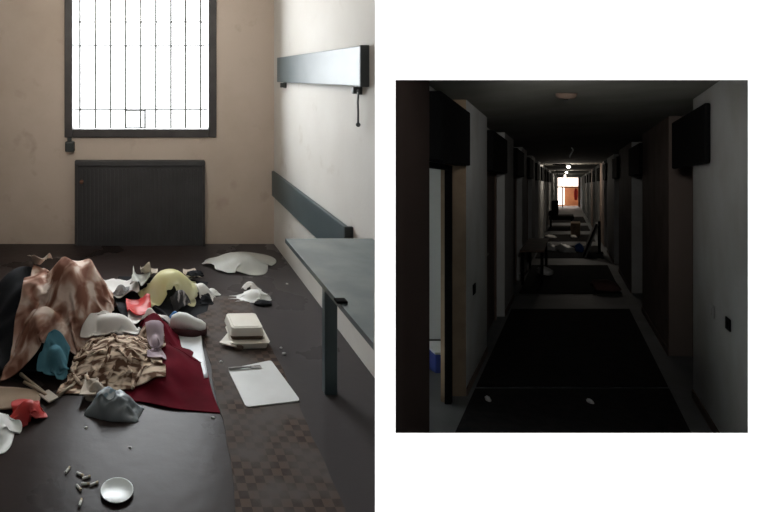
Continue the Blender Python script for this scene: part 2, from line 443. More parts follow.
    return props(o, label, cat, group)
def crumple(name, pos, r, mat, label=None, cat=None, seed=0, amp=.35, freq=2.2, sub=4, group=None, rz=0, rest=True, parent=None, splatit=True):
    """crumpled closed lump: ridged noise on an icosphere, flattened where it sits"""
    global HF
    bm = B(); bmesh.ops.create_icosphere(bm, subdivisions=sub, radius=1)
    off = Vector((seed*7.3, seed*3.1, seed*1.7))
    for v in bm.verts:
        d = v.co.normalized()
        n1 = 1-abs(mnoise.noise(d*freq+off))*2.2; n2 = 1-abs(mnoise.noise(d*freq*2.3+off*2))*2
        k = 1+amp*(n1*.6+n2*.35-.5)
        v.co = Vector((d.x*r[0]*k, d.y*r[1]*k, max(d.z, -.55)*r[2]*k))
        if v.co.z < -r[2]*.5: v.co.z = -r[2]*.5
    for v in bm.verts: v.co.z += r[2]*.5
    z = pos[2] if len(pos) > 2 else None
    if z is None:
        xs = np.array([pos[0]+dx for dx in (-.5*r[0], 0, .5*r[0]) for _ in range(3)]); ys = np.array([pos[1]+dy for _ in range(3) for dy in (-.5*r[1], 0, .5*r[1])])
        z = float(np.median(hlook(HF, xs, ys)))+.001
    if splatit: HF = np.maximum(HF, bump_h(pos[0], pos[1], r[0], r[1], z+r[2]*1.1, 4)*1.0)
    o = from_bm(name, bm, mat, parent, True); o.location = (pos[0], pos[1], z); o.rotation_euler = (0, 0, rz)
    return props(o, label, cat, group)
def wad(name, px, py, w, d, h, mat, label, cat, seed=0, group=None, stretch=1.5, n=24):
    x, y = item(px, py)
    return cloth(name, [(x-w, y-d), (x+w, y-d*.9), (x+w*.9, y+d), (x-w*.9, y+d)], n, n, mat, label, cat, stretch, [(x, y, w*.75, d*.75, float(hlook(HF, np.array([x]), np.array([y]))[0])*.9+h, 3)], seed, steps=80, crump=.012, cfreq=22, jag=.07, group=group, bend=.1, thick=.003, rnd=.7)
def item(px, py, z=0): v = flo(px, py, z); return (v.x, v.y)
def sheet(name, pxs, mat, label=None, cat=None, seed=0, amp=.012, n=14, thick=.0015, group=None, base=None, freq=7, on=True, drop=0.0):
    """a thin flat piece lying on what is below it, slightly bent and curled"""
    q = [flo(*p) for p in pxs] if not isinstance(pxs[0], Vector) else pxs
    c = sum(q, Vector())/4
    verts = []
    G = np.zeros((n, n, 3))
    for i in range(n):
        for j in range(n):
            u, v = i/(n-1), j/(n-1)
            p = q[0]*(1-u)*(1-v)+q[1]*u*(1-v)+q[2]*u*v+q[3]*(1-u)*v
            e = max(abs(u-.5), abs(v-.5))*2
            zz = (mnoise.noise(Vector((p.x*freq, p.y*freq, seed*5.5)))*.5+.5)*amp*(.4+e)
            hz = (float(hlook(HF, np.array([p.x]), np.array([p.y]))[0]) if on else 0) if base is None else base
            G[i, j] = (p.x, p.y, hz+zz+thick+.001)
    if on and base is None:                       # smooth what it lies on
        for _ in range(3):
            Z = G[..., 2].copy(); Z[1:-1, 1:-1] = np.maximum(Z[1:-1, 1:-1]*.4, (Z[:-2, 1:-1]+Z[2:, 1:-1]+Z[1:-1, :-2]+Z[1:-1, 2:])/4); G[..., 2] = Z
    splat(G, .004)
    for i in range(n):
        for j in range(n): verts.append((G[i, j, 0]-c.x, G[i, j, 1]-c.y, G[i, j, 2]))
    faces = [(i*n+j, (i+1)*n+j, (i+1)*n+j+1, i*n+j+1) for i in range(n-1) for j in range(n-1)]
    me = bpy.data.meshes.new(name); me.from_pydata(verts, [], faces)
    o = link(name, me, mat, None, True); o.location = (c.x, c.y, 0)
    md = o.modifiers.new('thickness', 'SOLIDIFY'); md.thickness = thick; md.offset = -1
    return props(o, label, cat, group)

# cloth materials
C_black = mk('black_cloth', (.008, .009, .012), .85, (.016, .017, .02), 6, spec=.2)
C_blank = mk('patterned_blanket', (.19, .085, .058), .9, (.66, .55, .48), 6.5, .40, .60, coord='UV', stretch=(1, 1.2, 1), dist=.5, detail=2.5, col3=(.38, .235, .18), spec=.15, bump=.1)
C_ruff = mk('brown_ruffle', (.12, .062, .038), .9, (.74, .60, .47), 10, .43, .58, coord='UV', stretch=(1, 1.8, 1), detail=2, spec=.15, dist=.4)
C_white = mk('off_white_cloth', (.70, .67, .64), .9, (.78, .76, .73), 4, spec=.15)
C_maroon = mk('maroon_cloth', (.085, .004, .010), .9, (.13, .006, .016), 5, spec=.08)
C_blue = mk('blue_cloth', (.06, .19, .25), .8, (.09, .25, .32), 7, spec=.3)
C_lilac = mk('lilac_cloth', (.38, .30, .35), .85, (.5, .43, .46), 7, spec=.2)
C_paper = mk('white_paper', (.72, .71, .69), .75, (.62, .60, .58), 6, spec=.25)
C_plast = mk('white_plastic', (.70, .71, .69), .4, (.6, .61, .58), 6, spec=.5)
C_bag = mk('thin_white_bag', (.62, .63, .59), .35, (.5, .51, .48), 7, spec=.5, transl=.25)
C_yell = mk('pale_yellow_bag', (.78, .74, .42), .4, (.84, .82, .62), 7, spec=.45, transl=.5)
C_red = mk('red_plastic', (.52, .035, .03), .45, (.42, .025, .025), 6, spec=.5)
C_card = mk('cardboard', (.36, .28, .21), .9, (.28, .21, .155), 6, spec=.1)
C_beige = mk('beige_paper', (.46, .41, .35), .85, (.40, .34, .28), 6, spec=.2)
C_packet = mk('grey_blue_packet', (.17, .20, .22), .38, (.25, .28, .30), 7, spec=.5)
C_foam = mk('foam', (.74, .71, .64), .6, (.66, .61, .53), 5, spec=.3)
C_wood = mk('stick_wood', (.42, .35, .27), .7, (.35, .28, .2), 9)
C_brown = mk('brown_food', (.10, .06, .035), .8)

# --- the big heap
cloth('black_garment', [(-1.35, 2.92), (-.60, 2.86), (-.52, 3.62), (-1.3, 3.7)], 46, 42, C_black,
      'black garment slumped over the left side of the clothes heap', 'clothing', 1.3,
      [(-.78, 3.33, .30, .34, .35), (-1.15, 3.3, .35, .3, .22)], 1, thick=.006, ridge=(.04, 7, -.6, 2.5))
cloth('blanket', [(-.79, 2.74), (-.20, 2.96), (-.18, 3.72), (-.72, 3.74)], 84, 84, C_blank,
      'crumpled brown and cream patterned blanket topping the clothes heap', 'blanket', 1.25,
      [(-.46, 3.32, .235, .30, .43, 3.0), (-.58, 3.0, .16, .2, .24, 2.4)], 2, steps=130, crump=.03, cfreq=11, bend=.3, thick=.006, ridge=(.042, 7.5, .5, 2.6))
sheet('cardboard_scrap', [(33, 272), (53, 268), (54, 256), (36, 259)] if False else [Vector((-.78, 3.42, .0)), Vector((-.65, 3.40, .0)), Vector((-.63, 3.50, .0)), Vector((-.75, 3.54, .0))], C_beige,
      'torn piece of cardboard on top of the black garment', 'cardboard', 3, .11, freq=11)
cloth('maroon_cloth', [(-.17, 2.60), (.32, 2.53), (.25, 3.22), (-.02, 3.38)], 56, 62, C_maroon,
      'deep maroon cloth spread beside the brown ruffled cloth', 'clothing', 1.16,
      [(.04, 3.15, .10, .20, .15, 2.2), (.10, 2.85, .14, .2, .09, 2.4)], 6, crump=.02, cfreq=8, bend=.4, ridge=(.035, 8, .9, 3))
cloth('ruffled_cloth', [(-.43, 2.69), (.05, 2.74), (.09, 3.08), (-.36, 3.14)], 78, 66, C_ruff,
      'brown and cream ruffled cloth bunched in front of the patterned blanket', 'clothing', 1.6,
      [(-.16, 2.93, .23, .2, .13, 3)], 5, steps=110, crump=.03, cfreq=20, bend=.12, thick=.005)
cloth('white_cloth', [(-.40, 2.99), (-.05, 3.02), (-.03, 3.25), (-.26, 3.20)], 40, 30, C_white,
      'off-white cloth lying between the patterned blanket and the ruffled cloth', 'clothing', 1.22, [(-.21, 3.11, .17, .09, .195, 3.5)], 4, rnd=.4, crump=.016, cfreq=9, thick=.006)
cloth('lilac_cloth', [(.01, 2.86), (.075, 2.86), (.08, 3.06), (.0, 3.06)], 20, 28, C_lilac,
      'small lilac cloth tucked between the ruffled cloth and maroon cloth', 'clothing', 1.5, [(.04, 2.97, .04, .09, .14, 3)], 7, crump=.01, cfreq=25, steps=80)
cloth('blue_cloth', [(-.575, 2.75), (-.43, 2.73), (-.42, 2.89), (-.55, 2.92)], 30, 30, C_blue,
      'blue cloth hanging in front of the patterned blanket', 'clothing', 1.3, [(-.495, 2.83, .06, .06, .15, 4)], 8, crump=.02, cfreq=20, steps=90, rnd=.3)

def item(px, py, z=0): v = flo(px, py, z); return (v.x, v.y)
# --- rubbish behind and beside the heap
cloth('dark_jacket', [item(118, 318), item(198, 316), item(205, 283), item(128, 280)], 44, 44, C_black,
      'black jacket lying under the yellow bag', 'clothing', 1.3, [(*item(165, 300), .2, .17, .07, 2.5)], 9, crump=.03, cfreq=14)
cloth('yellow_bag', [item(140, 312), item(196, 311), item(192, 284), item(148, 286)], 44, 40, C_yell, 'pale yellow plastic bag slumped on the black jacket', 'bag', 1.35, [(*item(170, 301), .17, .14, .215, 3.2)], 10, crump=.02, cfreq=16, jag=.05, rnd=.25)
sheet('paper_scrap', [Vector((*item(103, 305), .02)), Vector((*item(140, 303), .02)), Vector((*item(135, 286), .02)), Vector((*item(100, 288), .02))], C_paper,
      'crumpled white paper beside the patterned blanket, left of the red packet', 'paper', 11, .07, freq=12, group='paper scraps')
sheet('paper_scrap', [Vector((*item(128, 330), .02)), Vector((*item(152, 330), .02)), Vector((*item(150, 312), .02)), Vector((*item(128, 314), .02))], C_paper,
      'white paper lying just in front of the red packet', 'paper', 12, .03, group='paper scraps')
rp = [Vector((*item(127, 322), 0)), Vector((*item(153, 324), 0)), Vector((*item(150, 308), 0)), Vector((*item(126, 307), 0))]
sheet('red_packet', rp, C_red, 'flat red and white packet lying left of the black jacket', 'packet', 13, .03, thick=.006)
sheet('plastic_scrap', [Vector((*item(130, 302), .03)), Vector((*item(150, 304), .03)), Vector((*item(150, 286), .03)), Vector((*item(134, 284), .03))], C_bag,
      'clear grey plastic scrap left of the yellow bag', 'plastic', 14, .09, freq=12)
sheet('paper_scrap', [Vector((*item(140, 287), .0)), Vector((*item(158, 286), .0)), Vector((*item(157, 275), .0)), Vector((*item(143, 277), .0))], C_beige,
      'grey paper scrap poking out behind the left of the yellow bag', 'paper', 15, .09, group='paper scraps')
sheet('paper_scrap', [Vector((*item(183, 288), .0)), Vector((*item(202, 289), .0)), Vector((*item(194, 276), .0)), Vector((*item(183, 276), .0))], C_beige,
      'grey paper scrap poking out behind the right of the yellow bag', 'paper', 16, .09, group='paper scraps')
wad('striped_cloth', 181, 311, .08, .07, .11, mk('grey_striped', (.02, .02, .02), .8, (.42, .40, .39), 7, .5, .56, stretch=(3, .6, 1)), 'black and grey striped cloth in front of the yellow bag', 'clothing', 17, stretch=1.3)
wad('blue_wrapper', 175, 322, .045, .04, .06, mk('bright_blue', (.02, .12, .33), .4, (.03, .16, .4), 8), 'small bright blue wrapper in front of the black jacket', 'wrapper', 18, n=16)
wad('crumpled_tissue', 163, 326, .07, .06, .04, C_paper, 'crumpled white tissue left of the shoe', 'tissue', 19, 'crumpled tissues')
sh = empty('shoe', (*item(187, 335), .012), 'white and dark red shoe lying beside the maroon cloth', 'shoe', rz=-.15)
bm = B()
for i, (x, w, h) in enumerate([(-.1, .03, .05), (-.07, .042, .07), (-.02, .04, .06), (.03, .045, .045), (.075, .042, .035), (.1, .02, .02)]): pass
def loft(bm, secs, seg=14, z0=0.0):
    rings = []
    for x, w, h in secs:
        rings.append([bm.verts.new((x, w*math.cos(t), z0+h*max(0, math.sin(t)))) for t in [2*math.pi*k/seg for k in range(seg)]])
    for A, C in zip(rings, rings[1:]):
        for k in range(seg): bm.faces.new((A[k], A[(k+1) % seg], C[(k+1) % seg], C[k]))
    bm.faces.new(rings[0]); bm.faces.new(list(reversed(rings[-1])))
loft(bm, [(-.105, .02, .03), (-.095, .04, .06), (-.05, .045, .085), (0, .042, .08), (.05, .047, .055), (.09, .042, .042), (.115, .02, .025)], z0=.042)
from_bm('upper', bm, C_plast, sh, True)
bm = B(); lathe(bm, [(.9, 0), (1, .1), (1, .9), (.95, 1)], 20)
for v in bm.verts: v.co = Vector((v.co.x*.125, v.co.y*.056, v.co.z*.045))
o = from_bm('sole', bm, mk('dark_red_sole', (.06, .015, .017), .6), sh, True); o['label'] = 'dark red sole'
HF = np.maximum(HF, bump_h(sh.location.x, sh.location.y, .13, .06, .1, 6))
wad('crumpled_tissue', 201, 298, .085, .07, .05, C_paper, 'crumpled white tissue at the far left corner of the brown mat', 'tissue', 20, 'crumpled tissues')
crumple('dark_scrap', item(195, 286), (.06, .05, .025), C_black, 'small black scrap beyond the far left corner of the brown mat', 'scrap', 21, .5)
cloth('plastic_bag', [item(206, 275), item(264, 275), item(270, 255), item(209, 254)], 44, 36, C_bag, 'white plastic bag lying alone on the floor near the back wall', 'bag', 1.2,
      [(*item(236, 266), .23, .16, .075, 3.5)], 22, crump=.015, cfreq=7, jag=.05, rnd=.9, ridge=(.02, 6, .2, 3))
wad('crumpled_bag', 255, 298, .115, .075, .055, C_plast, 'crumpled white bag at the far right corner of the brown mat', 'bag', 23, stretch=1.6, n=30)
wad('white_scrap', 250, 290, .07, .05, .06, C_paper, 'folded white paper behind the crumpled white bag by the mat corner', 'paper', 24, stretch=1.25)
crumple('dark_lump', (*item(263, 305), 0), (.06, .03, .022), C_black, 'dark lump under the crumpled white bag', 'scrap', 25, .4, sub=3, splatit=False)

wad('paper_scrap', 212, 294, .05, .045, .03, C_plast, 'small white paper wad on the far edge of the brown mat', 'paper', 60, 'paper scraps')
wad('grey_rag', 121, 300, .07, .06, .06, mk('grey_rag', (.25, .25, .25), .9, (.12, .12, .12), 7), 'grey rag between the white paper and the black jacket', 'rag', 61)
wad('black_rag', 206, 303, .05, .045, .03, C_black, 'small black rag at the left edge of the brown mat', 'rag', 62)
wad('white_rag', 150, 330, .06, .05, .04, C_white, 'off-white rag left of the shoe, behind the maroon cloth', 'rag', 63)
wad('beige_rag', 96, 394, .045, .04, .035, C_beige, 'beige rag between the ruffled cloth and the grey-blue packet', 'rag', 64)
# --- white sheet between maroon cloth and mat
sheet('paper_sheet', [(182, 385), (208, 380), (199, 326), (176, 330)], mk('bluish_paper', (.60, .63, .66), .45, (.70, .72, .74), 6), 'long white paper sheet between the maroon cloth and the brown mat', 'paper', 26, .014, base=0.004)

# --- takeout box
tk = empty('takeout_box', (*item(247, 341), .006), 'stained white foam takeout box stacked on its open tray on the mat', 'takeout box', rz=.04)
def rr_poly(w, d, r, n=5):
    P = []
    for cx, cy, a0 in ((w/2-r, d/2-r, 0), (-w/2+r, d/2-r, 90), (-w/2+r, -d/2+r, 180), (w/2-r, -d/2+r, 270)):
        for k in range(n):
            a = math.radians(a0+90*k/(n-1)); P.append((cx+r*math.cos(a), cy+r*math.sin(a)))
    return P
def tapered(bm, w0, d0, w1, d1, z0, z1, r, c=(0, 0), cap0=True, cap1=True):
    a = [bm.verts.new((x+c[0], y+c[1], z0)) for x, y in rr_poly(w0, d0, r)]; b = [bm.verts.new((x+c[0], y+c[1], z1)) for x, y in rr_poly(w1, d1, r)]
    n = len(a)
    for i in range(n): bm.faces.new((a[i], a[(i+1) % n], b[(i+1) % n], b[i]))
    if cap0: bm.faces.new(list(reversed(a)))
    if cap1: bm.faces.new(b)
    return a, b
bm = B(); tapered(bm, .20, .20, .215, .215, 0, .03, .025); tapered(bm, .225, .225, .23, .23, .03, .036, .028); from_bm('tray', bm, C_foam, tk)
bm = B(); tapered(bm, .185, .195, .20, .21, .0365, .062, .022, (-.012, .03)); from_bm('base', bm, C_brown, tk)
bm = B(); tapered(bm, .205, .215, .185, .195, .062, .105, .022, (-.012, .03)); tapered(bm, .165, .175, .155, .165, .105, .109, .02, (-.012, .03)); from_bm('lid', bm, C_foam, tk)
HF = np.maximum(HF, bump_h(*item(247, 341), .12, .12, .03, 8))
sheet('foam_flap', [Vector((*item(219, 347), 0)), Vector((*item(236, 352), 0)), Vector((*item(241, 341), 0)), Vector((*item(229, 338), 0))], C_foam, 'torn foam flap in front of the takeout box', 'packaging', 27, .03, base=.012, thick=.006)
crumple('food_scrap', (*item(238, 350), .005), (.03, .025, .018), C_brown, 'small brown crust in front of the takeout box', 'food scrap', 28, .4, sub=3, splatit=False)

# --- white sheet with rounded corners, and fork
bm = B()
c0 = [flo(228, 371), flo(271, 362), flo(300.5, 402.5), flo(246, 409)]
P = []
for i, p in enumerate(c0):
    a, b = c0[i-1], c0[(i+1) % 4]; r = .022
    da, db = (a-p).normalized()*r, (b-p).normalized()*r
    for k in range(6):
        s = k/5; P.append(((p+da)*(1-s)**2+p*2*s*(1-s)+(p+db)*s*s))
prism(bm, [(p.x, p.y) for p in P], .0058, .0105)
props(from_bm('plastic_board', bm, mk('white_board', (.66, .67, .67), .4, (.58, .59, .58), 4)), 'flat white plastic board with rounded corners lying on the mat', 'board')
fk = empty('fork', (*item(244, 370.5), .0125), 'grey fork lying along the far edge of the white board', 'fork', rz=.13)
M_fork = mk('fork_metal', (.28, .27, .26), .4, metal=.3)
bm = B(); tube(bm, [(-.085, 0, .004), (-.04, 0, .005), (.02, 0, .006), (.04, 0, .004)], [.007, .006, .004, .006], 8); from_bm('handle', bm, M_fork, fk, True)
bm = B(); bx(bm, .036, .06, -.013, .013, .001, .005, .0015)
for k in range(4): bx(bm, .058, .095, -.013+k*.0073, -.0092+k*.0073, .002, .0045)
from_bm('head', bm, M_fork, fk)

# --- packets and scraps at the front of the heap
pk = empty('snack_packet', (*item(116, 410), 0), 'grey-blue plastic packet in front of the ruffled cloth', 'packet', rz=-.35)
bm = B(); bmesh.ops.create_grid(bm, x_segments=30, y_segments=22, size=1)
def pkh(u, v):
    f = max(0, 1-abs(u)**3)*max(0, 1-abs(v)**3)
    return f*(.062-.03*u+.022*(1-abs(mnoise.noise(Vector((u*2.2+4, v*1.8, 1)))*2.4)))+.003
for v in bm.verts:
    u_, v_ = v.co.x, v.co.y
    v.co = Vector((u_*.125*(1+.08*mnoise.noise(Vector((v_*2, 3, 1)))), v_*(.09-.035*max(0, u_))*(1+.1*mnoise.noise(Vector((u_*2, 1, 5)))), pkh(u_, v_)))
r_ = bmesh.ops.extrude_face_region(bm, geom=bm.faces[:])
for v in [g for g in r_['geom'] if isinstance(g, bmesh.types.BMVert)]: v.co.z = .001
pouch = from_bm('pouch', bm, C_packet, pk, True)
bm = B(); gp = {}
for i in range(9):
    for j in range(7):
        u_, v_ = -.7+.7*i/8, -.45+.5*j/6
        gp[i, j] = bm.verts.new((u_*.125, v_*.09, pkh(u_, v_)+.009))
for i in range(8):
    for j in range(6): bm.faces.new((gp[i, j], gp[i+1, j], gp[i+1, j+1], gp[i, j+1]))
o = from_bm('printed_label', bm, mk('pale_blue_print', (.22, .33, .42), .4, (.55, .6, .63), 28, .45, .55), pouch, True); o['label'] = 'pale blue printed patch'
sheet('paper_scrap', [(79, 404), (96, 402), (97, 380), (88, 379)], C_beige, 'curled beige paper left of the grey-blue packet', 'paper', 29, .06, base=.005, group='paper scraps')
sheet('cardboard_piece', [(-12, 414), (38, 411), (42, 393), (-12, 389)], C_card, 'flat grey-brown cardboard piece at the left edge on the floor', 'cardboard', 30, .012, base=.004, thick=.006)
wad('red_bag', 28, 417, .078, .065, .075, C_red, 'crumpled bright red plastic bag in front of the cardboard piece', 'bag', 31, stretch=1.45, n=30)
wad('white_bag', -7, 434, .085, .13, .075, C_plast, 'crumpled white bag at the left edge beside the red bag', 'bag', 32, stretch=1.35, n=30)
sp = empty('spatula', (*item(44, 396), .012), 'pale spatula lying below the blue cloth', 'spatula', rz=2.35)
bm = B(); tube(bm, [(0, 0, .004), (.13, 0, .008), (.22, 0, .01)], [.009, .008, .01], 8); from_bm('handle', bm, C_wood, sp, True)
bm = B(); bx(bm, -.085, .005, -.03, .03, .0, .008, .003); from_bm('blade', bm, C_beige, sp)
for i, (a, b, t) in enumerate((((24, 386), (46, 399), 'pale stick lying across the cardboard piece, left of the spatula'), ((58, 398), (78, 384), 'pale stick lying right of the spatula, pointing to the ruffled cloth'))):
    p, q = flo(*a), flo(*b); m_ = (p+q)/2; bm = B(); tube(bm, [p-m_, (0, 0, .004), q-m_], .008, 7)
    o = from_bm('stick', bm, C_wood, None, True); o.location = (m_.x, m_.y, .02 if i == 0 else .01); props(o, t, 'stick', 'loose sticks')

# --- dish, butts, bits near the camera
ds = empty('glass_dish', (*item(117, 493), 0), 'small cloudy glass dish on the bare floor near the front', 'dish')
bm = B(); lathe(bm, [(.04, .0), (.052, .002), (.060, .008), (.062, .011), (.058, .0105), (.05, .0055), (.01, .0045)], 32)
bowl = from_bm('bowl', bm, mk('cloudy_glass', (.20, .22, .21), .9, (.25, .27, .26), 12, alpha=.85, spec=.03), ds, True)
bm = B(); lathe(bm, [(.062, .0105), (.064, .012), (.062, .0135), (.059, .012)], 32); from_bm('rim', bm, mk('rim_glass', (.4, .43, .41), .25), bowl, True)
bt = empty('cigarette_butt', (0, 0, 0), None, 'cigarette butt', 'cigarette butts on the floor')
bm = B(); tube(bm, [(-.011, 0, .0052), (.012, 0, .0052)], .005, 8); o_f = from_bm('paper', bm, mk('butt_paper', (.85, .84, .8), .8), bt)
bm = B(); tube(bm, [(.0122, 0, .0052), (.022, 0, .0052)], .0051, 8); o_g = from_bm('filter', bm, mk('butt_filter', (.62, .52, .38), .8), bt)
bspec = [((67, 472), 1.2, 'cigarette butt farthest left of the scattered butts'), ((79, 475), -.5, 'cigarette butt at the far end of the scattered butts'),
         ((85, 479), .4, 'cigarette butt just right of the middle of the scattered butts'), ((84, 485), .05, 'cigarette butt lying crosswise in the middle of the scattered butts'),
         ((78, 488), -.9, 'slanted cigarette butt at the near left of the scattered butts'), ((93, 485.5), .5, 'cigarette butt nearest the glass dish'),
         ((80, 505), 1.4, 'lone cigarette butt nearest the front of the floor')]
for i, (p, a, lb) in enumerate(bspec):
    if i == 0: r_ = bt
    else:
        r_ = bt.copy(); COL.objects.link(r_)
        for ch in (o_f, o_g):
            c_ = ch.copy(); COL.objects.link(c_); c_.parent = r_
    v = flo(*p); r_.location = (v.x, v.y, 0); r_.rotation_euler = (0, 0, a); r_['label'] = lb
chips = [((284, 355), 'white chip right of the takeout box on the mat edge'), ((221, 363), 'white chip left of the white board on the mat'), ((287, 284), 'white chip on the floor near the table'),
         ((213, 418), 'small pale pebble at the corner of the maroon cloth'), ((86, 428), 'white crumb on the floor in front of the grey-blue packet'), ((130, 448), 'white crumb in the shiny middle of the floor'),
         ((281, 349), 'tiny white chip beyond the mat chip, right of the takeout box')]
for i, (p, lb) in enumerate(chips):
    s = (.012, .010, .010, .009, .008, .007, .009)[i]; v = flo(*p)
    crumple('plaster_chip', (v.x, v.y, .005 if i in (0, 1, 6) else 0), (s, s*.7, s*.5), C_paper, lb, 'chip', 40+i, .5, 2, sub=2, group='plaster chips', splatit=False)

# ------------------------------------------------------------------ the corridor
VX, VY = 568.0, 186.0
SX, SZ = (VX-PX)/F, (VY-PY)/F
def K(a, b, y): return Vector((SX*y+a, y, CH-SZ*y+b))       # a across, b up from eye level, y along
FB, CB, LA, RA = -1.8, .74, -.873, 1.067
YE = 45.0
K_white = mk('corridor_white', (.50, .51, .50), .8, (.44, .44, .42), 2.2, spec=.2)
K_brown = mk('corridor_brown', (.16, .11, .085), .7, (.12, .085, .065), 3, spec=.2)
K_tan = mk('door_frame_tan', (.22, .165, .11), .7, (.18, .13, .085), 5, spec=.2)
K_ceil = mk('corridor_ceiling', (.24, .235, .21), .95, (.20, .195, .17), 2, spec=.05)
K_floor = mk('corridor_tile', (.11, .117, .118), .6, (.14, .147, .148), 2.5, spec=.25)
K_carpet = mk('dark_carpet', (.014, .013, .014), .95, (.022, .020, .020), 12, spec=.1)
K_door = mk('dark_door', (.10, .065, .05), .55, (.075, .05, .04), 4)
K_grey = mk('pale_door', (.34, .34, .33), .6, (.30, .30, .29), 4)
def kbx(bm, a0, a1, y0, y1, b0, b1, bev=0.0): return bx(bm, a0, a1, y0, y1, b0, b1, bev, f=K)

bm = B(); kbx(bm, LA-.5, RA+.6, 3.0, YE+4, FB-.1, FB); struct(from_bm('floor_corridor', bm, K_floor))
bm = B(); prism(bm, [(LA-.02, 2.72), (RA+.6, 2.0), (RA+.6, YE+4), (LA-.35, YE+4), (LA-.35, 3.8), (LA-.02, 3.0)], CB, CB+.08, f=K); struct(from_bm('ceiling_corridor', bm, K_ceil))
# left wall in plan: piers at LA, recesses at LA-.15
RL, RR = LA-.15, RA+.30
left_piers = [(2.68, 3.34)]; y = 4.54
while y < YE-1: left_piers.append((y, y+1.17)); y += 2.77
right_piers = [(1.64, 4.52), (5.61, 7.6)]; y = 8.9
while y < YE-1: right_piers.append((y, min(y+2.2, YE))); y += 3.35
def plan_wall(name, piers, a_in, a_out, side, mat, mats2, skip=()):
    bm = B()
    def q(p0, p1, b0, b1, mi=0):
        f = bm.faces.new([bm.verts.new(K(*t)) for t in ((p0[0], b0, p0[1]), (p1[0], b0, p1[1]), (p1[0], b1, p1[1]), (p0[0], b1, p0[1]))]); f.material_index = mi
    for i, (y0, y1) in enumerate(piers):
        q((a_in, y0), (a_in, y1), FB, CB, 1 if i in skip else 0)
        yn = piers[i+1][0] if i+1 < len(piers) else YE
        if yn > y1+.01:
            q((a_in, y1), (a_out, y1), FB, CB)
            if side == 'l' and i == 0:
                q((a_out, y1), (a_out, 3.55), FB, CB); q((a_out, 3.55), (a_out, 4.40), .17, CB); q((a_out, 4.40), (a_out, yn), FB, CB, 2)
            else: q((a_out, y1), (a_out, yn), FB, CB)
            q((a_out, yn), (a_in, yn), FB, CB, 2 if i == 0 else 0)
    bmesh.ops.remove_doubles(bm, verts=bm.verts[:], dist=.0005)
    me = bpy.data.meshes.new(name); bm.to_mesh(me); bm.free()
    o = link(name, me, mat); 
    for m in mats2: me.materials.append(m)
    md = o.modifiers.new('thickness', 'SOLIDIFY'); md.thickness = .03; md.offset = 1 if side == 'r' else -1
    return struct(o)
plan_wall('wall_corridor_left', left_piers, LA, RL, 'l', K_white, [mk('shaded_brown_pier', (.030, .020, .016), .85, spec=.1), K_tan], skip=(0,))  # near left pier: brown, with its lack of light put into the colour
plan_wall('wall_corridor_right', right_piers, RA, RR, 'r', K_white, [mk('right_brown_pier', (.23, .175, .145), .8, (.19, .14, .115), 3, spec=.1), mk('reveal_brown', (.19, .155, .135), .8, spec=.15)], skip=(1, 2, 4, 6))
# doors in the recesses, with black transoms above
dn = [0]
def kdoor(y0, y1, a, side, mat, leaf=True, tr=True, a_face=0, ty=None):
    dn[0] += 1
    s = 1 if side == 'l' else -1
    r_ = empty('door_%d' % dn[0], K(a, FB, (y0+y1)/2), kind='structure')
    inv = Matrix.Translation(-r_.location)
    def fin(name, bm, m):
        bmesh.ops.transform(bm, matrix=inv, verts=bm.verts[:]); return from_bm(name, bm, m, r_)
    if leaf:
        bm = B(); kbx(bm, *sorted((a+s*.005, a+s*.04)), y0+.06, y1-.06, FB+.01, .13, .004); fin('leaf', bm, mat)
        bm = B(); kbx(bm, *sorted((a+s*.04, a+s*.085)), y0+.14, y0+.17, FB+.98, FB+1.02, .004); kbx(bm, *sorted((a+s*.07, a+s*.09)), y0+.14, y0+.28, FB+.99, FB+1.01, .004); fin('handle', bm, K_grey)
    bm = B()
    for q in ((y0, y0+.055, FB, .17), (y1-.055, y1, FB, .17), (y0, y1, .13, .17)):
        kbx(bm, *sorted((a+s*.005, a+s*.06)), q[0], q[1], q[2], q[3], .004)
    fin('door_frame', bm, M_black if not leaf else K_brown)
    if tr:
        e = a_face - a if a_face else s*.1
        t0, t1 = ty or (y0-.1, y1+.05)
        bm = B(); kbx(bm, *sorted((a+s*.065 if not ty else a_face+s*.004, a_face+s*.05)), t0, t1, .17, .62, .01); fin('transom_box', bm, M_black)
    return r_
kdoor(3.55, 4.42, RL, 'l', K_door, leaf=False, a_face=LA)
for i in range(1, len(left_piers)-1):
    y0, y1 = left_piers[i][1], left_piers[i+1][0]
    if i < 9: kdoor(y0+.25, y1-.15, RL, 'l', K_door if i % 3 else K_grey, a_face=LA)
for i in range(len(right_piers)-1):
    y0, y1 = right_piers[i][1], right_piers[i+1][0]
    if y1-y0 > .3 and i < 9: kdoor(y0+.08, y1-.04, RR, 'r', K_door if i % 2 == 0 else K_grey, a_face=RA, ty=(3.95, 5.2) if i == 0 else None)
# dark skirting along the right piers
bm = B()
for y0, y1 in right_piers[:4]: kbx(bm, RA-.012, RA-.001, y0, y1, FB, FB+.07)
struct(from_bm('baseboard_right', bm, K_brown))
bm = B()
for y0, y1 in left_piers[:4]: kbx(bm, LA+.001, LA+.012, y0, y1, FB, FB+.07)
struct(from_bm('baseboard_left', bm, K_brown))

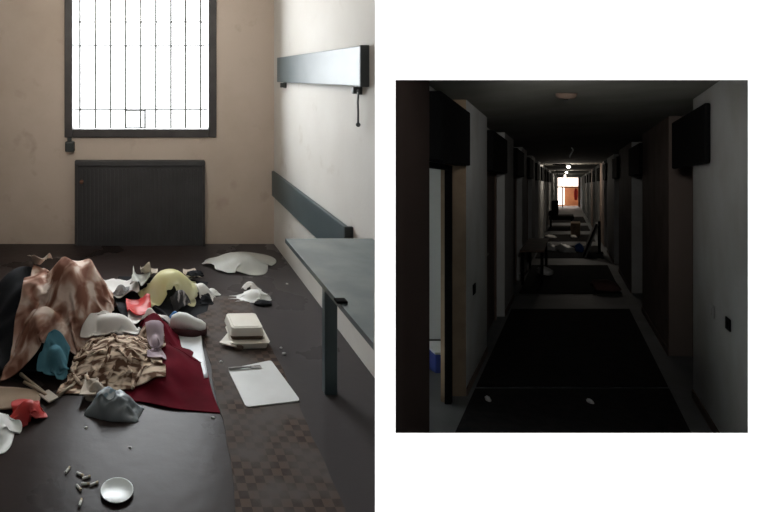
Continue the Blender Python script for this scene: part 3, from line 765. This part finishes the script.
# side room behind the open door on the left
bm = B(); p = [(1.33, 3.0), (3.62, 6.05), (1.33, 6.05)]
for (p0, p1) in (((1.32, 3.05), (1.32, 6.1)), ((1.32, 6.1), (3.72, 6.1))):
    f = bm.faces.new([bm.verts.new(t) for t in ((*p0, -1.6), (*p1, -1.6), (*p1, 1.6), (*p0, 1.6))])
o = from_bm('wall_side_room', bm, mk('side_room_white', (.5, .52, .51), .8)); struct(o)
md = o.modifiers.new('thickness', 'SOLIDIFY'); md.thickness = .02
bm = B(); prism(bm, [(1.33, 3.1), (3.6, 6.08), (1.33, 6.08)], -1.5, -1.42); struct(from_bm('floor_side_room', bm, K_carpet))
bm = B(); prism(bm, [(1.33, 3.1), (3.6, 6.08), (1.33, 6.08)], 1.5, 1.56); struct(from_bm('ceiling_side_room', bm, K_ceil))
c = empty('storage_box', at(439, 392, 5.2), 'blue storage box with a white lid seen through the open corridor door', 'box')
bm = B(); bx(bm, -.09, .09, -.1, .1, 0, .42, .01); from_bm('body', bm, mk('deep_blue', (.02, .035, .16), .5), c)
bm = B(); bx(bm, -.1, .1, -.11, .11, .42, .45, .008); o = from_bm('lid', bm, C_plast, c); o['label'] = 'white lid'

# end wall and glazed door
bm = B()
da0, da1, db1 = (557-VX)*YE/F, (579-VX)*YE/F, (186-177)*YE/F
kbx(bm, LA-.3, da0, YE, YE+.15, FB, CB+.05); kbx(bm, da1, RA+.4, YE, YE+.15, FB, CB+.05); kbx(bm, da0, da1, YE, YE+.15, db1, CB+.05)
struct(from_bm('wall_end', bm, K_brown))
dn[0] += 1
de = empty('door_%d' % dn[0], K(0, FB, YE), kind='structure'); inv = Matrix.Translation(-de.location)
def fin(name, bm, m, par):
    bmesh.ops.transform(bm, matrix=Matrix.Translation(-par.location), verts=bm.verts[:]); return from_bm(name, bm, m, par)
bm = B()
zt = (186-187)*YE/F
for q in ((da0, da0+.07, FB, db1), (da1-.07, da1, FB, db1), (da0, da1, zt-.06, zt+.06), (da0+.42, da0+.52, FB, zt)):
    kbx(bm, q[0], q[1], YE, YE+.1, q[2], q[3])
fin('frame', bm, K_brown, de)
bm = B(); kbx(bm, da0+.07, da1-.07, YE+.04, YE+.05, zt+.06, db1); fin('transom_pane', bm, M_pane, de)
bm = B(); kbx(bm, da0+.05, da1+.05, YE+3.5, YE+3.6, FB, CB); kbx(bm, da0-1.5, da0-1.4, YE+.2, YE+3.6, FB, CB); kbx(bm, da1+1.2, da1+1.3, YE+.2, YE+3.6, FB, CB)
struct(from_bm('wall_lobby', bm, mk('lobby_orange', (.62, .33, .18), .7, (.5, .25, .14), 1.5)))
bm = B(); kbx(bm, da0-.2, da0+.6, YE+3.3, YE+3.4, FB+.1, CB); o = struct(from_bm('window_2', bm, mk('lobby_daylight', (1, .95, .9), .5, emit=((1, .86, .76), 2.5))))
bm = B(); kbx(bm, da0+.0, da1, YE+2.4, YE+2.5, zt+.05, CB); struct(from_bm('window_3', bm, mk('lobby_daylight', (1, .95, .9))))
c = empty('hanging_jacket', K((575.8-VX)*YE/F, (186-200)*YE/F, YE-.15), 'red jacket hanging at the right of the far bright door', 'clothing')
bm = B(); loft(bm, [(-.0, .1, .08), (.3, .16, .1), (.75, .17, .1), (.9, .12, .08), (.98, .05, .05)], 12)
for v in bm.verts: v.co = Vector((v.co.y, -v.co.z, v.co.x))
from_bm('body', bm, mk('jacket_red', (.6, .03, .02), .7), c, True)
bm = B(); tube(bm, [(0, 0, .95), (0, 0, 1.06), (.02, .14, 1.1)], .012, 6); from_bm('hook', bm, M_black, c)

# carpets
kc = [(3.4, 4.68), (4.74, 7.72), (8.85, 12.0), (13.2, 15.9), (17.2, 19.6), (21.2, 24), (26, 31)]
kl = ['nearest dark carpet piece at the corridor entrance', 'long dark carpet piece second from the corridor entrance', 'dark carpet piece beside the small corridor table', 'dark carpet piece under the leaning board',
      'dark carpet piece in front of the cardboard box', 'dark carpet piece under the black armchair', 'farthest dark carpet piece near the bright door']
for (y0, y1), lb in zip(kc, kl):
    bm = B(); kbx(bm, -.82, .893, y0, y1, FB+.001, FB+.012); props(from_bm('carpet', bm, K_carpet), lb, 'carpet', 'carpet pieces along the corridor')

def kfl(px, py):                      # pixel on the corridor floor -> (a, y)
    y = -FB*F/(py-VY); return (px-VX)*y/F, y
def kempty(name, a, y, label, cat, b=FB, group=None):
    return empty(name, K(a, b, y), label, cat, group)
# corridor table
ct = kempty('side_table', -.62, 10.4, 'small bare table on thin legs against the left corridor wall', 'table')
bm = B(); kbx(bm, -.86, -.42, 9.4, 11.6, -1.18, -1.14, .006); fin('tabletop', bm, K_brown, ct)
for a, y in ((-.82, 9.6), (-.47, 9.6), (-.82, 11.4), (-.47, 11.4)):
    bm = B(); kbx(bm, a-.025, a+.025, y-.04, y+.04, FB+.012, -1.18); fin('leg', bm, M_black, ct)
# black armchair heap
ac = kempty('armchair', -.3, 22.6, 'black armchair standing in the corridor before the bright door', 'armchair')
bm = B(); kbx(bm, -1.0+.2, .25, 22.2, 23.6, -1.42, -1.26, .04); fin('seat', bm, M_black, ac)
bm = B(); kbx(bm, -.72, -.42, 22.9, 23.3, -1.26, -.62, .06); fin('backrest', bm, M_black, ac)
bm = B(); kbx(bm, -.82, -.72, 22.3, 23.5, -1.26, -1.08, .03); fin('armrest', bm, M_black, ac)
for a in (-.75, .15):
    for y in (22.35, 23.4):
        bm = B(); kbx(bm, a-.03, a+.03, y-.05, y+.05, FB+.012, -1.42); fin('leg', bm, M_black, ac)
cb = kempty('cardboard_box', .26, 19.0, 'cardboard box standing in the corridor right of the black armchair', 'box')
bm = B(); kbx(bm, .1, .44, 18.9, 19.5, FB+.012, -1.3, .008); cbb = fin('body', bm, C_card, cb)
bm = B(); kbx(bm, .1, .44, 18.55, 18.9, -1.32, -1.30); fin('flap', bm, C_card, cb).parent = cbb
# leaning board and pole
lb = kempty('leaning_board', .6, 13.9, 'pale framed board leaning on the right corridor wall', 'board')
bm = B()
v = [K(.40, FB+.012, 13.3), K(.46, FB+.012, 13.3), K(.82, -1.02, 14.0), K(.76, -1.02, 14.0), K(.40, FB+.012, 14.6), K(.46, FB+.012, 14.6), K(.82, -1.02, 14.9), K(.76, -1.02, 14.9)]
V_ = [bm.verts.new(p) for p in v]
for q in ((0, 1, 2, 3), (4, 7, 6, 5), (0, 4, 5, 1), (3, 2, 6, 7), (0, 3, 7, 4), (1, 5, 6, 2)): bm.faces.new([V_[i] for i in q])
fin('panel', bm, K_grey, lb)
bm = B(); tube(bm, [K(.39, FB+.03, 13.28), K(.75, -1.02, 13.98)], .02, 6); fin('edge_strip', bm, M_black, lb)
po = kempty('floor_pole', .84, 14.2, 'dark pole standing beside the leaning board', 'pole')
bm = B(); tube(bm, [K(.84, FB+.012, 14.2), K(.84, -.95, 14.2)], .03, 8); fin('shaft', bm, M_black, po)
bm = B(); kbx(bm, .74, .94, 14.05, 14.35, FB+.005, FB+.03); fin('foot', bm, M_black, po)
# rubbish on the corridor floor
def kcr(name, px, py, r, mat, label, cat, seed, group=None):
    a, y = kfl(px, py); p = K(a, FB+.012, y)
    return crumple(name, (p.x, p.y, p.z), r, mat, label, cat, seed, .45, 1.8, sub=3, group=group, splatit=False)
kcr('white_bag', 547, 250, (.2, .3, .14), C_plast, 'white bag on the corridor floor right behind the small table', 'bag', 50, 'white bags on the corridor floor')
kcr('white_bag', 566, 252, (.18, .25, .12), C_plast, 'white bag in the middle of the corridor floor', 'bag', 51, 'white bags on the corridor floor')
kcr('blue_bag', 579.5, 252, (.08, .12, .15), mk('corridor_blue', (.02, .10, .35), .5), 'small blue bag left of the leaning board', 'bag', 52)
kcr('white_bag', 545, 275, (.13, .12, .10), C_plast, 'white bag at the near foot of the small corridor table', 'bag', 53, 'white bags on the corridor floor')
kcr('brown_cloth', 605, 290, (.20, .2, .10), mk('red_brown_cloth', (.10, .05, .045), .9), 'red-brown cloth dropped on the right of the corridor carpet', 'clothing', 54)
kcr('paper_bits', 551, 238, (.15, .15, .06), C_paper, 'white papers on the floor in front of the black armchair', 'paper', 55)
kcr('paper_bits', 574, 238, (.08, .1, .06), C_paper, 'small white paper beside the cardboard box', 'paper', 56)
kcr('paper_crumb', 488, 402, (.018, .03, .022), C_paper, 'white paper crumb on the left of the near corridor carpet', 'paper', 57)
kcr('paper_crumb', 590, 404, (.02, .03, .018), C_paper, 'white paper crumb in the middle of the near corridor carpet', 'paper', 58)

# ceiling lamps, smoke detector, hanging wire
def lamp(px, py, on, lbl, watts=0):
    y = CB*F/(VY-py); a = (px-VX)*y/F
    c = empty('ceiling_lamp', K(a, CB, y), lbl, 'ceiling lamp', 'ceiling lamps of the corridor')
    bm = B(); bx(bm, -.5, .05, -.06, .06, -.035, -.001, .008); from_bm('fixture', bm, M_black, c)
    bm = B(); bmesh.ops.create_icosphere(bm, subdivisions=3, radius=.055, matrix=Matrix.Translation((0, 0, -.09)))
    from_bm('bulb', bm, mk('lit_bulb', (1, .95, .88), .4, emit=((1, .93, .82), 3)), c, True)
    if watts:
        l = bpy.data.lights.new('lamp_glow', 'POINT'); l.energy = watts; l.color = (1, .9, .78); l.shadow_soft_size = .1
        o = bpy.data.objects.new('lamp_glow', l); COL.objects.link(o); o.location = K(a, CB-.22, y)
lamp(568.5, 164, 1, 'nearest lit ceiling lamp of the corridor', 22)
lamp(566.5, 170.5, 1, 'second lit ceiling lamp of the corridor', 25)
lamp(565, 174, 1, 'third lit ceiling lamp of the corridor', 25)
lamp(564.5, 176, 1, 'farthest lit ceiling lamp, above the bright door', 8)
y = CB*F/(VY-93); c = empty('smoke_detector', K((566-VX)*y/F, CB, y), 'round smoke detector on the corridor ceiling near the entrance', 'smoke detector')
bm = B(); lathe(bm, [(.05, -.045), (.065, -.03), (.07, -.001)], 20); sdb = from_bm('body', bm, K_brown, c, True)
bm = B(); lathe(bm, [(.012, -.056), (.014, -.05), (.014, -.0455)], 12); from_bm('sensor', bm, M_black, sdb, True)
y = 10.2; c = empty('loose_wire', K(.07, CB, y), 'pale loose wire dangling from the corridor ceiling before the lamps', 'wire')
bm = B(); tube(bm, [(0, 0, 0), (.03, 0, -.05), (.02, .02, -.1), (-.03, 0, -.15), (-.04, 0, -.2)], .012, 6); from_bm('wire', bm, C_plast, c, True)
# switches
def wplate(px, py, side, mat, name, label, cat, w=.045):
    a = LA if side == 'l' else RA; s = 1 if side == 'l' else -1
    y = a*F/(px-VX); b = -(py-VY)*y/F
    c = empty(name, K(a, b, y), label, cat)
    bm = B(); kbx(bm, *sorted((a+s*.002, a+s*.012)), y-w, y+w, b-w*.8, b+w*.8, .003); fin('plate', bm, mat, c); pl = c.children[0] if c.children else None
    bm = B(); kbx(bm, *sorted((a+s*.012, a+s*.018)), y-w*.45, y+w*.45, b-w*.4, b+w*.4, .002); o = fin('rocker', bm, mat, c)
    if pl: o.parent = pl
wplate(473.5, 289, 'l', M_black, 'light_switch', 'black light switch on the left corridor pier beside the open door', 'switch', .06)
wplate(713, 311, 'r', K_white, 'light_switch', 'pale light switch on the near right corridor pier', 'switch', .055)
wplate(729, 324, 'r', M_black, 'wall_socket', 'black wall socket right of the pale switch on the near right pier', 'socket', .05)

# ------------------------------------------------------------------ light
wall_wash_sun = bpy.data.lights.new('wall_wash_sun', 'SUN'); wall_wash_sun.energy = 60; wall_wash_sun.angle = math.radians(.5)  # grazing sunlight added to bring the front wall up to white
so = bpy.data.objects.new('wall_wash_sun', wall_wash_sun); COL.objects.link(so)
d = Vector((-math.cos(math.radians(5)), math.sin(math.radians(5)), -.002))
so.rotation_euler = d.to_track_quat('-Z', 'Y').to_euler(); so.location = (4, 1, 2)
area('side_room_daylight', (1.45, 4.75, .35), (0, math.radians(-90), math.radians(-28)), 1.2, .8, 2.2, (.95, 1, 1))
area('lobby_light', K(0, CB-.2, YE+1.6), (0, 0, 0), 2.5, 2, 45, (1, .78, .62))

p = K(.15, .50, 2.5)
area('entrance_fill', p, Vector((-SX, -1, SZ+.06)).to_track_quat('Z', 'Y').to_euler(), .4, .2, 3.0, (1, .95, .9), math.radians(60))  # unseen fill light added to brighten the near corridor
w = bpy.data.worlds.new('world'); S.world = w; w.use_nodes = True
nt = w.node_tree; bg = nt.nodes['Background']
tc = nt.nodes.new('ShaderNodeTexCoord'); sp_ = nt.nodes.new('ShaderNodeSeparateXYZ'); nt.links.new(tc.outputs['Generated'], sp_.inputs[0])
mr = nt.nodes.new('ShaderNodeMapRange'); mr.inputs['From Min'].default_value = .25; mr.inputs['From Max'].default_value = .6
mr.inputs['To Min'].default_value = WORLD_DIM; mr.inputs['To Max'].default_value = WORLD_SKY
nt.links.new(sp_.outputs['Y'], mr.inputs['Value']); nt.links.new(mr.outputs['Result'], bg.inputs[1])
bg.inputs[0].default_value = (.96, .98, 1, 1)
S.view_settings.view_transform = 'Standard'; S.view_settings.look = 'None'; S.view_settings.exposure = 0; S.view_settings.gamma = 1
S.view_settings.use_curve_mapping = False
